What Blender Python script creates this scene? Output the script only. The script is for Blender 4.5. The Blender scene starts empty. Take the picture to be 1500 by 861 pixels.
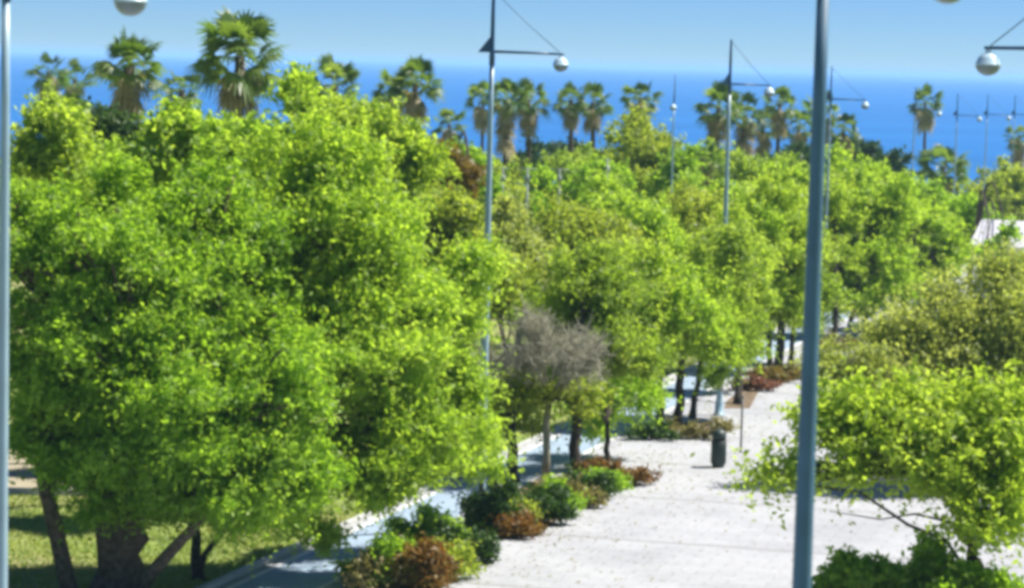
import bpy, math, random
import numpy as np
from mathutils import Matrix, Vector

R = math.radians
scene = bpy.context.scene
col = scene.collection

# ------------------------------------------------------------------ camera
F = 3820.0; W0, H0 = 1500.0, 861.0
CAM_Z = 10.0
PITCH, ROLL = 5.06, 1.5
cam_data = bpy.data.cameras.new('camera')
cam = bpy.data.objects.new('camera', cam_data); col.objects.link(cam)
ROT = Matrix.Rotation(R(90 - PITCH), 3, 'X') @ Matrix.Rotation(R(ROLL), 3, 'Z')
cam.matrix_world = Matrix.Translation((0, 0, CAM_Z)) @ ROT.to_4x4()
cam_data.sensor_width = 36.0
cam_data.lens = 36.0 * F / W0
cam_data.clip_start = 0.5; cam_data.clip_end = 60000
cam_data.dof.use_dof = True
cam_data.dof.focus_distance = 62.0
cam_data.dof.aperture_fstop = 1.9
scene.camera = cam
CAM = Vector((0, 0, CAM_Z))

def gz(y):                                   # height of the sloping park ground
    return 0.70 - 0.0185 * y
def at(px, py, y):                           # a place in the park at distance y
    d = ROT @ Vector(((px - W0/2)/F, -(py - H0/2)/F, -1.0))
    return CAM + d * (y / d.y)
def gnd(px, py):                             # a place on the ground
    d = ROT @ Vector(((px - W0/2)/F, -(py - H0/2)/F, -1.0))
    t = (0.70 - CAM_Z) / (d.z + 0.0185 * d.y)
    return CAM + d * t
def base_at(px, y):                          # ground point under image column px (near its foot) at distance y
    lo, hi = 0.0, 3000.0
    for _ in range(50):
        m = (lo + hi) / 2
        if at(px, m, y).z > gz(y): lo = m
        else: hi = m
    return at(px, lo, y)
def mpp(y): return y / F

# ------------------------------------------------------------------ tagging
def tag(o, label=None, cat=None, group=None, kind=None):
    if label: o['label'] = label
    if cat: o['category'] = cat
    if group: o['group'] = group
    if kind: o['kind'] = kind
    return o
def empty(name, loc, label, cat, group=None, rz=0.0):
    o = bpy.data.objects.new(name, None); col.objects.link(o)
    o.location = loc; o.rotation_euler = (0, 0, rz); o.empty_display_size = 0.3
    return tag(o, label, cat, group)

# ------------------------------------------------------------------ mesh builders
class MB:
    def __init__(self): self.v = []; self.f = []; self.smooth = []
    def add(self, verts, faces, smooth=False):
        n = len(self.v); self.v += [tuple(p) for p in verts]
        self.f += [tuple(i + n for i in f) for f in faces]
        self.smooth += [smooth] * len(faces)
    def tube(self, pts, rads, sides=8, cap=True, smooth=True):
        pts = [Vector(p) for p in pts]; rings = []
        prev = None
        for i, p in enumerate(pts):
            t = (pts[min(i+1, len(pts)-1)] - pts[max(i-1, 0)])
            t = t.normalized() if t.length > 1e-9 else Vector((0, 0, 1))
            if prev is None:
                a = Vector((1, 0, 0)) if abs(t.x) < 0.8 else Vector((0, 1, 0))
                u = t.cross(a).normalized()
            else:
                u = (prev - t * prev.dot(t))
                u = u.normalized() if u.length > 1e-6 else t.orthogonal().normalized()
            prev = u; w = t.cross(u)
            rings.append([p + (u*math.cos(2*math.pi*k/sides) + w*math.sin(2*math.pi*k/sides))*rads[i] for k in range(sides)])
        v = [q for r in rings for q in r]; f = []
        for i in range(len(rings)-1):
            for k in range(sides):
                a = i*sides+k; b = i*sides+(k+1) % sides
                f.append((a, b, b+sides, a+sides))
        if cap:
            f.append(tuple(reversed(range(sides)))); f.append(tuple((len(rings)-1)*sides + k for k in range(sides)))
        self.add(v, f, smooth)
    def lathe(self, prof, sides=24, c=(0, 0, 0), smooth=True):
        v = []; f = []
        for r, z in prof:
            for k in range(sides):
                a = 2*math.pi*k/sides
                v.append((c[0]+max(r, 1e-4)*math.cos(a), c[1]+max(r, 1e-4)*math.sin(a), c[2]+z))
        for i in range(len(prof)-1):
            for k in range(sides):
                a = i*sides+k; b = i*sides+(k+1) % sides
                f.append((a, b, b+sides, a+sides))
        self.add(v, f, smooth)
    def box(self, lo, hi):
        (a, b, c), (d, e, g) = lo, hi
        self.add([(a,b,c),(d,b,c),(d,e,c),(a,e,c),(a,b,g),(d,b,g),(d,e,g),(a,e,g)],
                 [(0,3,2,1),(4,5,6,7),(0,1,5,4),(1,2,6,5),(2,3,7,6),(3,0,4,7)])
    def build(self, name, mat, parent=None, loc=None):
        me = bpy.data.meshes.new(name); me.from_pydata(self.v, [], self.f); me.update()
        me.polygons.foreach_set('use_smooth', self.smooth)
        me.materials.append(mat)
        o = bpy.data.objects.new(name, me); col.objects.link(o)
        if parent: o.parent = parent
        if loc is not None: o.location = loc
        return o

def quads_obj(name, verts, quads, mat, parent=None, tint=None, loc=None):
    me = bpy.data.meshes.new(name)
    nv, nq = len(verts), len(quads)
    me.vertices.add(nv); me.vertices.foreach_set('co', np.asarray(verts, np.float32).ravel())
    me.loops.add(nq*4); me.loops.foreach_set('vertex_index', np.asarray(quads, np.int32).ravel())
    me.polygons.add(nq)
    me.polygons.foreach_set('loop_start', np.arange(0, nq*4, 4, dtype=np.int32))
    me.update(calc_edges=True)
    if tint is not None:
        at_ = me.attributes.new('tint', 'FLOAT', 'FACE'); at_.data.foreach_set('value', np.asarray(tint, np.float32))
    me.materials.append(mat)
    o = bpy.data.objects.new(name, me); col.objects.link(o)
    if parent: o.parent = parent
    if loc is not None: o.location = loc
    return o

# ------------------------------------------------------------------ materials
def newmat(name):
    m = bpy.data.materials.new(name); m.use_nodes = True
    nt = m.node_tree
    return m, nt, nt.nodes['Principled BSDF'], nt.nodes['Material Output']
def N(nt, t, **kw):
    n = nt.nodes.new(t)
    for k, v in kw.items():
        if k in n.inputs: n.inputs[k].default_value = v
        else: setattr(n, k, v)
    return n
def ramp(nt, src, stops):
    r = nt.nodes.new('ShaderNodeValToRGB')
    e = r.color_ramp.elements
    while len(e) < len(stops): e.new(0.5)
    for i, (p, c) in enumerate(stops):
        e[i].position = p; e[i].color = (*c, 1)
    nt.links.new(src, r.inputs[0]); return r
def simple(name, c, rough=0.6, metal=0.0, var=0.12, scale=6.0, bump=0.0, spec=0.5):
    m, nt, b, out = newmat(name)
    tc = N(nt, 'ShaderNodeTexCoord'); nz = N(nt, 'ShaderNodeTexNoise', Scale=scale, Detail=5.0)
    nt.links.new(tc.outputs['Object'], nz.inputs['Vector'])
    lo = tuple(x*(1-var*2) for x in c); hi = tuple(min(1, x*(1+var*2)) for x in c)
    r = ramp(nt, nz.outputs['Fac'], [(0.25, lo), (0.75, hi)])
    nt.links.new(r.outputs[0], b.inputs['Base Color'])
    b.inputs['Roughness'].default_value = rough; b.inputs['Metallic'].default_value = metal
    b.inputs['Specular IOR Level'].default_value = spec
    if bump:
        bp = N(nt, 'ShaderNodeBump', Strength=bump, Distance=0.05)
        nt.links.new(nz.outputs['Fac'], bp.inputs['Height']); nt.links.new(bp.outputs[0], b.inputs['Normal'])
    return m
def leafmat(name, dark, mid, light, transl=0.4, rough=0.5, clump=0.55, tcol=None):
    m, nt, b, out = newmat(name)
    a = N(nt, 'ShaderNodeAttribute', attribute_name='tint')
    tc = N(nt, 'ShaderNodeTexCoord'); nz = N(nt, 'ShaderNodeTexNoise', Scale=clump, Detail=3.0)
    nt.links.new(tc.outputs['Object'], nz.inputs['Vector'])
    mx = N(nt, 'ShaderNodeMath', operation='MULTIPLY_ADD'); mx.inputs[1].default_value = 0.55
    nt.links.new(a.outputs['Fac'], mx.inputs[0])
    sc = N(nt, 'ShaderNodeMath', operation='MULTIPLY_ADD'); sc.inputs[1].default_value = 1.5; sc.inputs[2].default_value = -0.52
    nt.links.new(nz.outputs['Fac'], sc.inputs[0]); nt.links.new(sc.outputs[0], mx.inputs[2])
    r = ramp(nt, mx.outputs[0], [(0.05, dark), (0.5, mid), (0.95, light)])
    nt.links.new(r.outputs[0], b.inputs['Base Color'])
    b.inputs['Roughness'].default_value = rough; b.inputs['Specular IOR Level'].default_value = 0.35
    tr = N(nt, 'ShaderNodeBsdfTranslucent')
    hs = N(nt, 'ShaderNodeMix', data_type='RGBA', blend_type='MULTIPLY'); hs.inputs[0].default_value = 1.0
    hs.inputs[7].default_value = (*(tcol or (1.75, 1.75, 0.8)), 1)
    nt.links.new(r.outputs[0], hs.inputs[6]); nt.links.new(hs.outputs[2], tr.inputs['Color'])
    mix = N(nt, 'ShaderNodeMixShader'); mix.inputs[0].default_value = transl
    nt.links.new(b.outputs[0], mix.inputs[1]); nt.links.new(tr.outputs[0], mix.inputs[2])
    nt.links.new(mix.outputs[0], out.inputs['Surface'])
    return m

M = {}
M['lime']  = leafmat('lime_leaves',  (.215,.320,.036), (.300,.425,.058), (.375,.480,.105), .60)
M['green'] = leafmat('green_leaves', (.160,.285,.028), (.240,.380,.044), (.330,.450,.085), .60)
M['yellow']= leafmat('yellow_green_leaves', (.225,.320,.038), (.315,.420,.064), (.390,.480,.115), .60)
M['sage']  = leafmat('soft_green_leaves', (.150,.235,.030), (.245,.345,.055), (.350,.430,.100), .58)
M['deep']  = leafmat('deep_green_leaves', (.022,.055,.010), (.042,.095,.014), (.075,.140,.022), .3)
M['deepbright'] = leafmat('glossy_green_leaves', (.060,.140,.010), (.110,.220,.014), (.190,.300,.035), .45)
M['olive'] = leafmat('olive_leaves', (.190,.255,.034), (.280,.350,.058), (.370,.420,.110), .56)
M['grey']  = leafmat('grey_olive_leaves', (.220,.270,.070), (.320,.370,.115), (.41,.45,.19), .54)
M['rust']  = leafmat('rust_leaves',  (.12,.085,.022), (.19,.130,.03), (.20,.19,.045), .35)
M['orange']= leafmat('orange_leaves',(.085,.110,.020), (.235,.125,.025), (.27,.21,.05), .35, tcol=(1.3,1.0,.6))
M['red']   = leafmat('red_leaves',   (.11,.095,.040), (.26,.12,.075), (.34,.22,.13), .35, tcol=(1.3,1.0,.8))
M['tan']   = leafmat('dry_leaves',   (.15,.14,.045), (.23,.205,.075), (.30,.27,.11), .3)
M['palm']  = leafmat('palm_leaves',  (.050,.100,.022), (.095,.165,.032), (.190,.250,.070), .48, rough=.4)  # lightened so the far crowns carry some haze in their colour
M['palmdry']=leafmat('dead_palm_leaves', (.22,.18,.10), (.34,.29,.175), (.46,.41,.27), .35)
M['bark']  = simple('bark', (.115,.088,.062), .9, var=.3, scale=9, bump=.6, spec=.1)
M['barkdark'] = simple('dark_bark', (.055,.046,.036), .9, var=.3, scale=9, bump=.6, spec=.1)
M['twig']  = simple('grey_twig_bark', (.38,.365,.27), .9, var=.2, scale=4, spec=.1)
M['palmbark'] = simple('palm_bark', (.105,.080,.060), .9, var=.3, scale=12, bump=.6, spec=.1)
M['pale_pole'] = simple('pale_painted_steel', (.28,.40,.47), .35, var=.06, scale=2.0)
M['blue_pole'] = simple('blue_steel', (.055,.135,.215), .6, var=.10, scale=2.5)  # darker and bluer than the pale posts, on the nearest one only
M['dark_blue'] = simple('dark_blue_painted_steel', (.022,.075,.160), .4, var=.1, scale=3)
M['cable'] = simple('steel_cable', (.10,.17,.25), .5)
M['white_enamel'] = simple('white_lamp_shell', (.50,.66,.76), .25, var=.02)
M['grey_bowl'] = simple('grey_lamp_bowl', (.17,.21,.25), .2, var=.03)
M['bin']   = simple('dark_green_cast_metal', (.030,.048,.042), .5, var=.15, scale=8)
M['blue_bin'] = simple('dark_blue_plastic', (.018,.060,.110), .45, var=.1)
M['black'] = simple('near_black', (.008,.008,.008), .8)
M['grey_metal'] = simple('dull_grey_metal', (.16,.16,.15), .5)
M['white_paint'] = simple('white_paint', (.66,.69,.66), .5, var=.05)
M['post_paint'] = simple('dull_white_paint', (.24,.29,.22), .6, var=.08)  # white toned down to a dull grey-green
M['render_wall'] = simple('white_render_wall', (.66,.64,.66), .85, var=.06, scale=1.2, bump=.1)
M['roof'] = simple('grey_roof_sheet', (.58,.57,.61), .7, var=.1)
M['glass'] = simple('window_glass', (.04,.06,.09), .1, var=.05)
M['thatch'] = simple('dry_thatch', (.42,.36,.22), .95, var=.2, scale=20, bump=.5)
M['soil'] = simple('planting_soil', (.17,.125,.085), .95, var=.25, scale=3, bump=.4, spec=.1)
M['lane'] = simple('pale_blue_lane_coating', (.265,.345,.43), .85, var=.07, scale=1.5, bump=.08)
M['road_paint'] = simple('white_road_paint', (.62,.62,.62), .8, var=.08, scale=4)
M['kerb'] = simple('concrete_kerb', (.46,.46,.44), .85, var=.08, scale=3)

# ground: dry park grass and earth
m, nt, b, out = newmat('park_ground'); M['ground'] = m
geo = N(nt, 'ShaderNodeNewGeometry')
n1 = N(nt, 'ShaderNodeTexNoise', Scale=.16, Detail=6.0); n2 = N(nt, 'ShaderNodeTexNoise', Scale=2.2, Detail=8.0, Roughness=.7)
for n in (n1, n2): nt.links.new(geo.outputs['Position'], n.inputs['Vector'])
r1 = ramp(nt, n1.outputs['Fac'], [(.36, (.200,.275,.060)), (.54, (.255,.290,.090)), (.72, (.320,.285,.150))])
r2 = ramp(nt, n2.outputs['Fac'], [(.3, (.70,.74,.68)), (.7, (1.12,1.1,1.05))])
mx = N(nt, 'ShaderNodeMix', data_type='RGBA', blend_type='MULTIPLY'); mx.inputs[0].default_value = 1
nt.links.new(r1.outputs[0], mx.inputs[6]); nt.links.new(r2.outputs[0], mx.inputs[7])
nt.links.new(mx.outputs[2], b.inputs['Base Color']); b.inputs['Roughness'].default_value = .95; b.inputs['Specular IOR Level'].default_value = .1
bp = N(nt, 'ShaderNodeBump', Strength=.6, Distance=.06); nt.links.new(n2.outputs['Fac'], bp.inputs['Height']); nt.links.new(bp.outputs[0], b.inputs['Normal'])

# paving: pale slabs with joints, dark cross bands that put the bin's shadow streak into the colour, stains (object space: X across, Y along the walk)
m, nt, b, out = newmat('pale_paving'); M['paving'] = m
tc = N(nt, 'ShaderNodeTexCoord')
bk = N(nt, 'ShaderNodeTexBrick', Scale=1.0); bk.inputs['Mortar Size'].default_value = .008
bk.inputs['Brick Width'].default_value = .8; bk.inputs['Row Height'].default_value = .4
bk.inputs['Color1'].default_value = (.405,.410,.428,1); bk.inputs['Color2'].default_value = (.378,.383,.400,1); bk.inputs['Mortar'].default_value = (.22,.215,.21,1)
nt.links.new(tc.outputs['Object'], bk.inputs['Vector'])
n1 = N(nt, 'ShaderNodeTexNoise', Scale=.35, Detail=7.0, Roughness=.65); n2 = N(nt, 'ShaderNodeTexNoise', Scale=6.0, Detail=6.0)
for n in (n1, n2): nt.links.new(tc.outputs['Object'], n.inputs['Vector'])
r1 = ramp(nt, n1.outputs['Fac'], [(.30, (.80,.80,.82)), (.55, (1,1,1)), (.8, (1.06,1.05,1.04))])
r2 = ramp(nt, n2.outputs['Fac'], [(.3, (.90,.90,.90)), (.7, (1.05,1.05,1.05))])
mx = N(nt, 'ShaderNodeMix', data_type='RGBA', blend_type='MULTIPLY'); mx.inputs[0].default_value = 1
mx2 = N(nt, 'ShaderNodeMix', data_type='RGBA', blend_type='MULTIPLY'); mx2.inputs[0].default_value = 1
nt.links.new(bk.outputs['Color'], mx.inputs[6]); nt.links.new(r1.outputs[0], mx.inputs[7])
nt.links.new(mx.outputs[2], mx2.inputs[6]); nt.links.new(r2.outputs[0], mx2.inputs[7])
sep = N(nt, 'ShaderNodeSeparateXYZ'); nt.links.new(tc.outputs['Object'], sep.inputs[0])
pp = N(nt, 'ShaderNodeMath', operation='PINGPONG'); pp.inputs[1].default_value = 3.2
nt.links.new(sep.outputs['Y'], pp.inputs[0])
lt = N(nt, 'ShaderNodeMath', operation='LESS_THAN'); lt.inputs[1].default_value = .16
nt.links.new(pp.outputs[0], lt.inputs[0])
mx3 = N(nt, 'ShaderNodeMix', data_type='RGBA'); mx3.inputs[7].default_value = (.27,.27,.275,1)
fm = N(nt, 'ShaderNodeMath', operation='MULTIPLY'); fm.inputs[1].default_value = .75
nt.links.new(lt.outputs[0], fm.inputs[0]); nt.links.new(fm.outputs[0], mx3.inputs[0]); nt.links.new(mx2.outputs[2], mx3.inputs[6])
nt.links.new(mx3.outputs[2], b.inputs['Base Color']); b.inputs['Roughness'].default_value = .85; b.inputs['Specular IOR Level'].default_value = .25
bp = N(nt, 'ShaderNodeBump', Strength=.25, Distance=.01); nt.links.new(n2.outputs['Fac'], bp.inputs['Height']); nt.links.new(bp.outputs[0], b.inputs['Normal'])
M['sandpath'] = simple('sandy_path', (.33,.29,.20), .95, var=.1, scale=1.2, bump=.2, spec=.1)

# sea
m, nt, b, out = newmat('sea_water'); M['sea'] = m
geo = N(nt, 'ShaderNodeNewGeometry')
mp = N(nt, 'ShaderNodeMapping'); mp.inputs['Scale'].default_value = (.05, .12, .1)
nt.links.new(geo.outputs['Position'], mp.inputs['Vector'])
w1 = N(nt, 'ShaderNodeTexNoise', Scale=3.0, Detail=6.0, Roughness=.6); nt.links.new(mp.outputs[0], w1.inputs['Vector'])
mp2 = N(nt, 'ShaderNodeMapping'); mp2.inputs['Scale'].default_value = (.0016, .011, .01)
nt.links.new(geo.outputs['Position'], mp2.inputs['Vector'])
n3 = N(nt, 'ShaderNodeTexNoise', Scale=1.0, Detail=7.0, Roughness=.62); nt.links.new(mp2.outputs[0], n3.inputs['Vector'])
r3 = ramp(nt, n3.outputs['Fac'], [(.3, (.010,.108,.330)), (.55, (.016,.135,.395)), (.75, (.026,.170,.440))])
nt.links.new(r3.outputs[0], b.inputs['Base Color'])
b.inputs['Roughness'].default_value = .42; b.inputs['IOR'].default_value = 1.33; b.inputs['Specular IOR Level'].default_value = .22
bp = N(nt, 'ShaderNodeBump', Strength=.8, Distance=.6); nt.links.new(w1.outputs['Fac'], bp.inputs['Height']); nt.links.new(bp.outputs[0], b.inputs['Normal'])

# ------------------------------------------------------------------ setting
def sheet(name, pts, mat, lift, kind='structure', loc=(0, 0, 0), rz=0.0):
    # flat-on-slope polygon; pts in world xy; stored in local frame (loc, rz)
    inv = Matrix.Rotation(-rz, 3, 'Z'); v = []
    for x, y in pts:
        p = inv @ Vector((x - loc[0], y - loc[1], 0)); v.append((p.x, p.y, gz(y) + lift))
    mb = MB(); mb.add(v, [tuple(range(len(v)))])
    o = mb.build(name, mat); o.location = (loc[0], loc[1], 0); o.rotation_euler = (0, 0, rz)
    return tag(o, kind=kind)

xs = [-700, -200, -60, -20, 0, 20, 60, 200, 700]
ys = [-80, 0, 40, 80, 120, 200, 300, 330, 346, 360, 400]
def tz(y):
    if y <= 330: return gz(y)
    return gz(330) - (y - 330) * 0.085
v = [(x, y, tz(y)) for y in ys for x in xs]; f = []
for j in range(len(ys)-1):
    for i in range(len(xs)-1):
        a = j*len(xs)+i; f.append((a, a+1, a+1+len(xs), a+len(xs)))
mb = MB(); mb.add(v, f); tag(mb.build('ground', M['ground']), kind='structure')
mb = MB(); mb.add([(-16000, 340, -7.0), (16000, 340, -7.0), (16000, 26000, -7.0), (-16000, 26000, -7.0)], [(0, 1, 2, 3)])
tag(mb.build('sea', M['sea']), kind='structure')

AX = math.atan2(11.8, 44)                     # the walk runs 15 degrees to the right
ad = Vector((math.sin(AX), math.cos(AX), 0)); an = Vector((math.cos(AX), -math.sin(AX), 0))
O = Vector((-1.5, 51, 0))                     # left edge of the main promenade at 51 m
def walk(s, t):                               # s along from 51 m, t to the right of the bed edge
    p = O + ad*s + an*t; return (p.x, p.y)
sheet('promenade', [walk(-45, -3.55), walk(-45, 12.5), walk(190, 12.5), walk(190, -3.55)], M['paving'], .004, loc=(O.x, O.y), rz=-AX)
sheet('cycle_lane', [walk(-45, -3.22), walk(-45, -1.75), walk(190, -1.75), walk(190, -3.22)], M['lane'], .009, loc=(O.x, O.y), rz=-AX)
for k in (-3.36, -1.75):
    sheet('lane_marking', [walk(-45, k), walk(-45, k+.135), walk(190, k+.135), walk(190, k)], M['road_paint'], .009, loc=(O.x, O.y), rz=-AX)
# concrete edging along the lawn (a real step)
mb = MB()
for s in range(-45, 190, 1):
    a0 = walk(s+.004, -3.55-.14); a1 = walk(s+.004, -3.55); b0 = walk(s+.996, -3.55-.14); b1 = walk(s+.996, -3.55)
    lo = [(*a0, gz(a0[1])-.2), (*a1, gz(a1[1])-.2), (*b1, gz(b1[1])-.2), (*b0, gz(b0[1])-.2)]
    hi = [(x, y, z+.31) for x, y, z in lo]
    mb.add(lo+hi, [(0,3,2,1),(4,5,6,7),(0,1,5,4),(1,2,6,5),(2,3,7,6),(3,0,4,7)])
tag(mb.build('kerb', M['kerb']), kind='structure')
sheet('path', [(-34, 61), (-9.5, 61), (-7.6, 68.5), (-34, 68.5)], M['sandpath'], .004)
mb = MB()
for i in range(24):
    x0 = -34 + i*1.02; mb.box((x0, 60.8, gz(60.9)-.2), (x0+1.01, 60.95, gz(60.9)+.14))
tag(mb.build('path_kerb', M['kerb']), kind='structure')

# ------------------------------------------------------------------ vegetation
def rdir(rng, n):
    d = rng.normal(size=(n, 3)); return d / np.linalg.norm(d, axis=1, keepdims=True)
def leaves(rng, c, size, up=.5, aspect=.5, out=None):
    n = len(c)
    nrm = rdir(rng, n) + np.array([0, 0, up])
    if out is not None: nrm = nrm + out*.35
    nrm /= np.linalg.norm(nrm, axis=1, keepdims=True)
    u = np.cross(nrm, rdir(rng, n)); u /= np.linalg.norm(u, axis=1, keepdims=True) + 1e-9
    w = np.cross(nrm, u)
    L = size*rng.uniform(.6, 1.35, (n, 1))*.5; Wd = L*aspect*rng.uniform(.8, 1.25, (n, 1))
    tip = c + u*L - np.array([0, 0, 1])*L*.25
    sag = nrm*Wd*.35
    v = np.empty((n, 4, 3)); v[:, 0] = tip; v[:, 1] = c + w*Wd + sag; v[:, 2] = c - u*L; v[:, 3] = c - w*Wd + sag
    q = np.arange(n*4).reshape(n, 4)
    return v.reshape(-1, 3), q
def blob_tips(rng, blobs, k, sub=.62):
    # lobes -> sprays (radius about sub metres) -> leaf clusters; sprays sit on an irregular shell with gaps between
    area = np.array([(b[3]*b[4] + b[4]*b[5] + b[3]*b[5]) for b in blobs]); share = area/area.sum()
    T = []; D = []
    for b, p in zip(blobs, share):
        n = max(5, int(k*p)); rad = np.maximum(.45*np.array(b[3:6]), np.array(b[3:6]) - .34*min(1., float(np.mean(b[3:6])))); rm = float(np.mean(rad))
        ns = max(6, int(6.0*(rm/sub)**2))
        d = rdir(rng, ns); ph = rng.uniform(0, 6.28, 6); K = rng.normal(size=(6, 3))*2.2
        bump = np.cos(d @ K.T + ph).sum(1)/6*1.3
        r = rng.uniform(.12, 1, ns)**.45*(.92 + .26*bump)
        sc = np.array(b[:3]) + d*rad*r[:, None] + rng.normal(size=(ns, 3))*.22*min(1, rm)
        sr = sub*rng.uniform(.55, 1.25, ns)*min(1, rm/(sub*1.3))
        pick = rng.choice(ns, n, p=sr**2/np.sum(sr**2))
        e = rdir(rng, n); e[:, 2] = np.where(e[:, 2] < -.35, e[:, 2]*.5, e[:, 2]); e = e + d[pick]*.35
        t = sc[pick] + e*sr[pick][:, None]*(rng.uniform(.1, 1, n)**.5)[:, None]*np.array([1.05, 1.05, .95])
        T.append(t); D.append(d[pick]*.5 + e*.6)
    return np.vstack(T), np.vstack(D)
def tree(name, label, base, blobs, mat, leaf=.14, n=9000, per=36, tr=.14, spread=.20, bark='barkdark', seed=1,
         group=None, limbs=None, cat='tree', fork=.5, lean=(0, 0), up=.25, twigs=.35, flare=1.5, shoots=1.25, shoot_len=.9, sub=.5):
    """blobs: (px, py, rx, ry, y) read as lobes standing at distance y in the park"""
    rng = np.random.default_rng(seed); rnd = random.Random(seed)
    if cat == 'tree' and n < 60000: n = int(n*1.35)
    base = Vector(base); root = empty(name, base, label, cat, group)
    B = []
    for bl in blobs:
        px, py, rx, ry, y = bl[:5]
        c = at(px, py, y) - base; s = mpp(y)
        rd = bl[5] if len(bl) > 5 else .5*(rx+ry)*s*.9
        B.append((c.x, c.y, c.z, rx*s, rd, ry*s))
    k = max(12, n//per)
    T, D = blob_tips(rng, B, k, sub)
    cnt = rng.integers(int(per*.5), int(per*1.5)+1, len(T))
    C = np.repeat(T, cnt, axis=0); DD = np.repeat(D, cnt, axis=0)
    sp = np.repeat(rng.uniform(.45, 1.1, len(T)), cnt)[:, None]
    C = C + rng.normal(size=C.shape)*np.array([spread, spread, spread*.8])*sp
    C = C[C[:, 2] > .12] if cat == 'shrub' else C
    DD = DD[:len(C)]
    if shoots > 0:
        m_ = int(len(T)*shoots); pk = rng.integers(0, len(T), m_)
        sd_ = D[pk]*.7 + rdir(rng, m_)*.75 + np.array([0, 0, .35]); sd_ /= np.linalg.norm(sd_, axis=1, keepdims=True)
        sl = rng.uniform(.35, 1.0, (m_, 1))*(1.0 if cat == 'tree' else .35)*shoot_len
        nl = 11; tt_ = np.linspace(.1, 1, nl)[None, :, None]
        P_ = T[pk][:, None, :] + sd_[:, None, :]*(sl[:, None, :]*tt_) - np.array([0, 0, .28])*(sl[:, None, :]*tt_)**2
        P_ = P_ + rng.normal(size=P_.shape)*.05
        C = np.vstack([C, P_.reshape(-1, 3)]); DD = np.vstack([DD, np.repeat(sd_, nl, axis=0)])
    v, q = leaves(rng, C, leaf, up=up, out=DD)
    tint = np.clip(rng.normal(.48, .18, len(q)), 0, 1)
    # woody skeleton
    mb = MB()
    cen = np.average(np.array([b[:3] for b in B]), axis=0, weights=[b[3]*b[5] for b in B])
    zlow = min(b[2]-b[5] for b in B)
    fz = max(.25, zlow + fork*(cen[2]-zlow))
    top = Vector((cen[0]*.3 + lean[0], cen[1]*.3 + lean[1], fz))
    def wob(a, b_, segs, amt):
        return [a.lerp(b_, i/segs) + (Vector((rnd.uniform(-1, 1), rnd.uniform(-1, 1), rnd.uniform(-.3, .3)))*amt if 0 < i < segs else Vector()) for i in range(segs+1)]
    if cat == 'shrub':
        for i in range(9):
            t = Vector(T[rnd.randrange(len(T))]); mb.tube(wob(Vector((t.x*.25, t.y*.25, 0)), t, 3, .03), [.016, .013, .009, .004], 5)
        mb.build('stems', M[bark], root)
    else:
        pts = wob(Vector((0, 0, -.12)), top, 6, tr*.35)
        rads = [tr*(flare if i == 0 else 1.0 - .07*i) for i in range(7)]
        mb.tube(pts, rads, 10)
        for b_ in B:
            c = Vector(b_[:3]); c = c.lerp(top, .12)
            pl = wob(top - Vector((0, 0, .15*tr)), c, 5, .12)
            ln_ = (c - top).length; pl = [p + Vector((0, 0, .16*ln_*math.sin(math.pi*i/5))) for i, p in enumerate(pl)]
            mb.tube(pl, [tr*(.62-.1*i) for i in range(6)], 7)
            idx = [i for i in range(len(T)) if ((T[i][0]-b_[0])/b_[3])**2+((T[i][1]-b_[1])/b_[4])**2+((T[i][2]-b_[2])/b_[5])**2 < 1.8]
            rnd.shuffle(idx)
            for i in idx[:max(4, int(len(idx)*twigs*.3))]:
                a = pl[rnd.randrange(2, 6)]; t = Vector(T[i])
                mb.tube(wob(a, t, 3, .09), [tr*.17, tr*.13, tr*.09, tr*.04], 5)
        mb.build('trunk', M[bark], root)
    quads_obj('foliage' if cat == 'shrub' else 'crown', v, q, M[mat], root, tint)
    if limbs:
        for li, (ppts, r0, r1) in enumerate(limbs):
            mb = MB(); P = [at(x, y_, d) - base for x, y_, d in ppts]
            n_ = len(P); mb.tube(P, [r0 + (r1-r0)*i/(n_-1) for i in range(n_)], 9)
            mb.build('limb', M[bark], root)
    return root

def bare_tree(label, base, blobs, seed, tr=.12):
    rnd = random.Random(seed); rng = np.random.default_rng(seed)
    base = Vector(base); root = empty('bare_tree', base, label, 'tree')
    B = []
    for px, py, rx, ry, y in blobs:
        c = at(px, py, y)-base; s = mpp(y); B.append((c.x, c.y, c.z, rx*s, .5*(rx+ry)*s, ry*s))
    T, D = blob_tips(rng, B, 480)
    mb = MB(); tw = MB()
    top = Vector((.05, 0, 1.9))
    mb.tube([(0, 0, -.1), (.03, 0, .7), (.0, .05, 1.4), top], [tr*1.3, tr, tr*.9, tr*.8], 9)
    limbs = []
    for b_ in B:
        for k in range(4):
            d = rdir(rng, 1)[0]; c = Vector(b_[:3]) + Vector((d[0]*b_[3], d[1]*b_[4], abs(d[2])*b_[5]))*.55
            m1 = top.lerp(c, .5) + Vector((rnd.uniform(-.15, .15), rnd.uniform(-.15, .15), .1))
            mb.tube([top, m1, c], [tr*.5, tr*.33, tr*.18], 6); limbs.append((m1, c))
    for t in T:
        t = Vector(t); a, b_ = min(limbs, key=lambda l: (l[1]-t).length); o = a.lerp(b_, rnd.uniform(.2, 1))
        mid = o.lerp(t, .5) + Vector((rnd.uniform(-.1, .1), rnd.uniform(-.1, .1), .06))
        tw.tube([o, mid, t], [.013, .010, .005], 4, cap=False)
        for k in range(6):
            s = o.lerp(t, rnd.uniform(.3, 1)); e = s + Vector((rnd.gauss(0, .25), rnd.gauss(0, .25), rnd.gauss(.08, .2)))
            tw.tube([s, e], [.008, .004], 3, cap=False)
    mb.build('trunk', M['twig'], root); tw.build('twigs', M['twig'], root)
    return root

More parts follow.
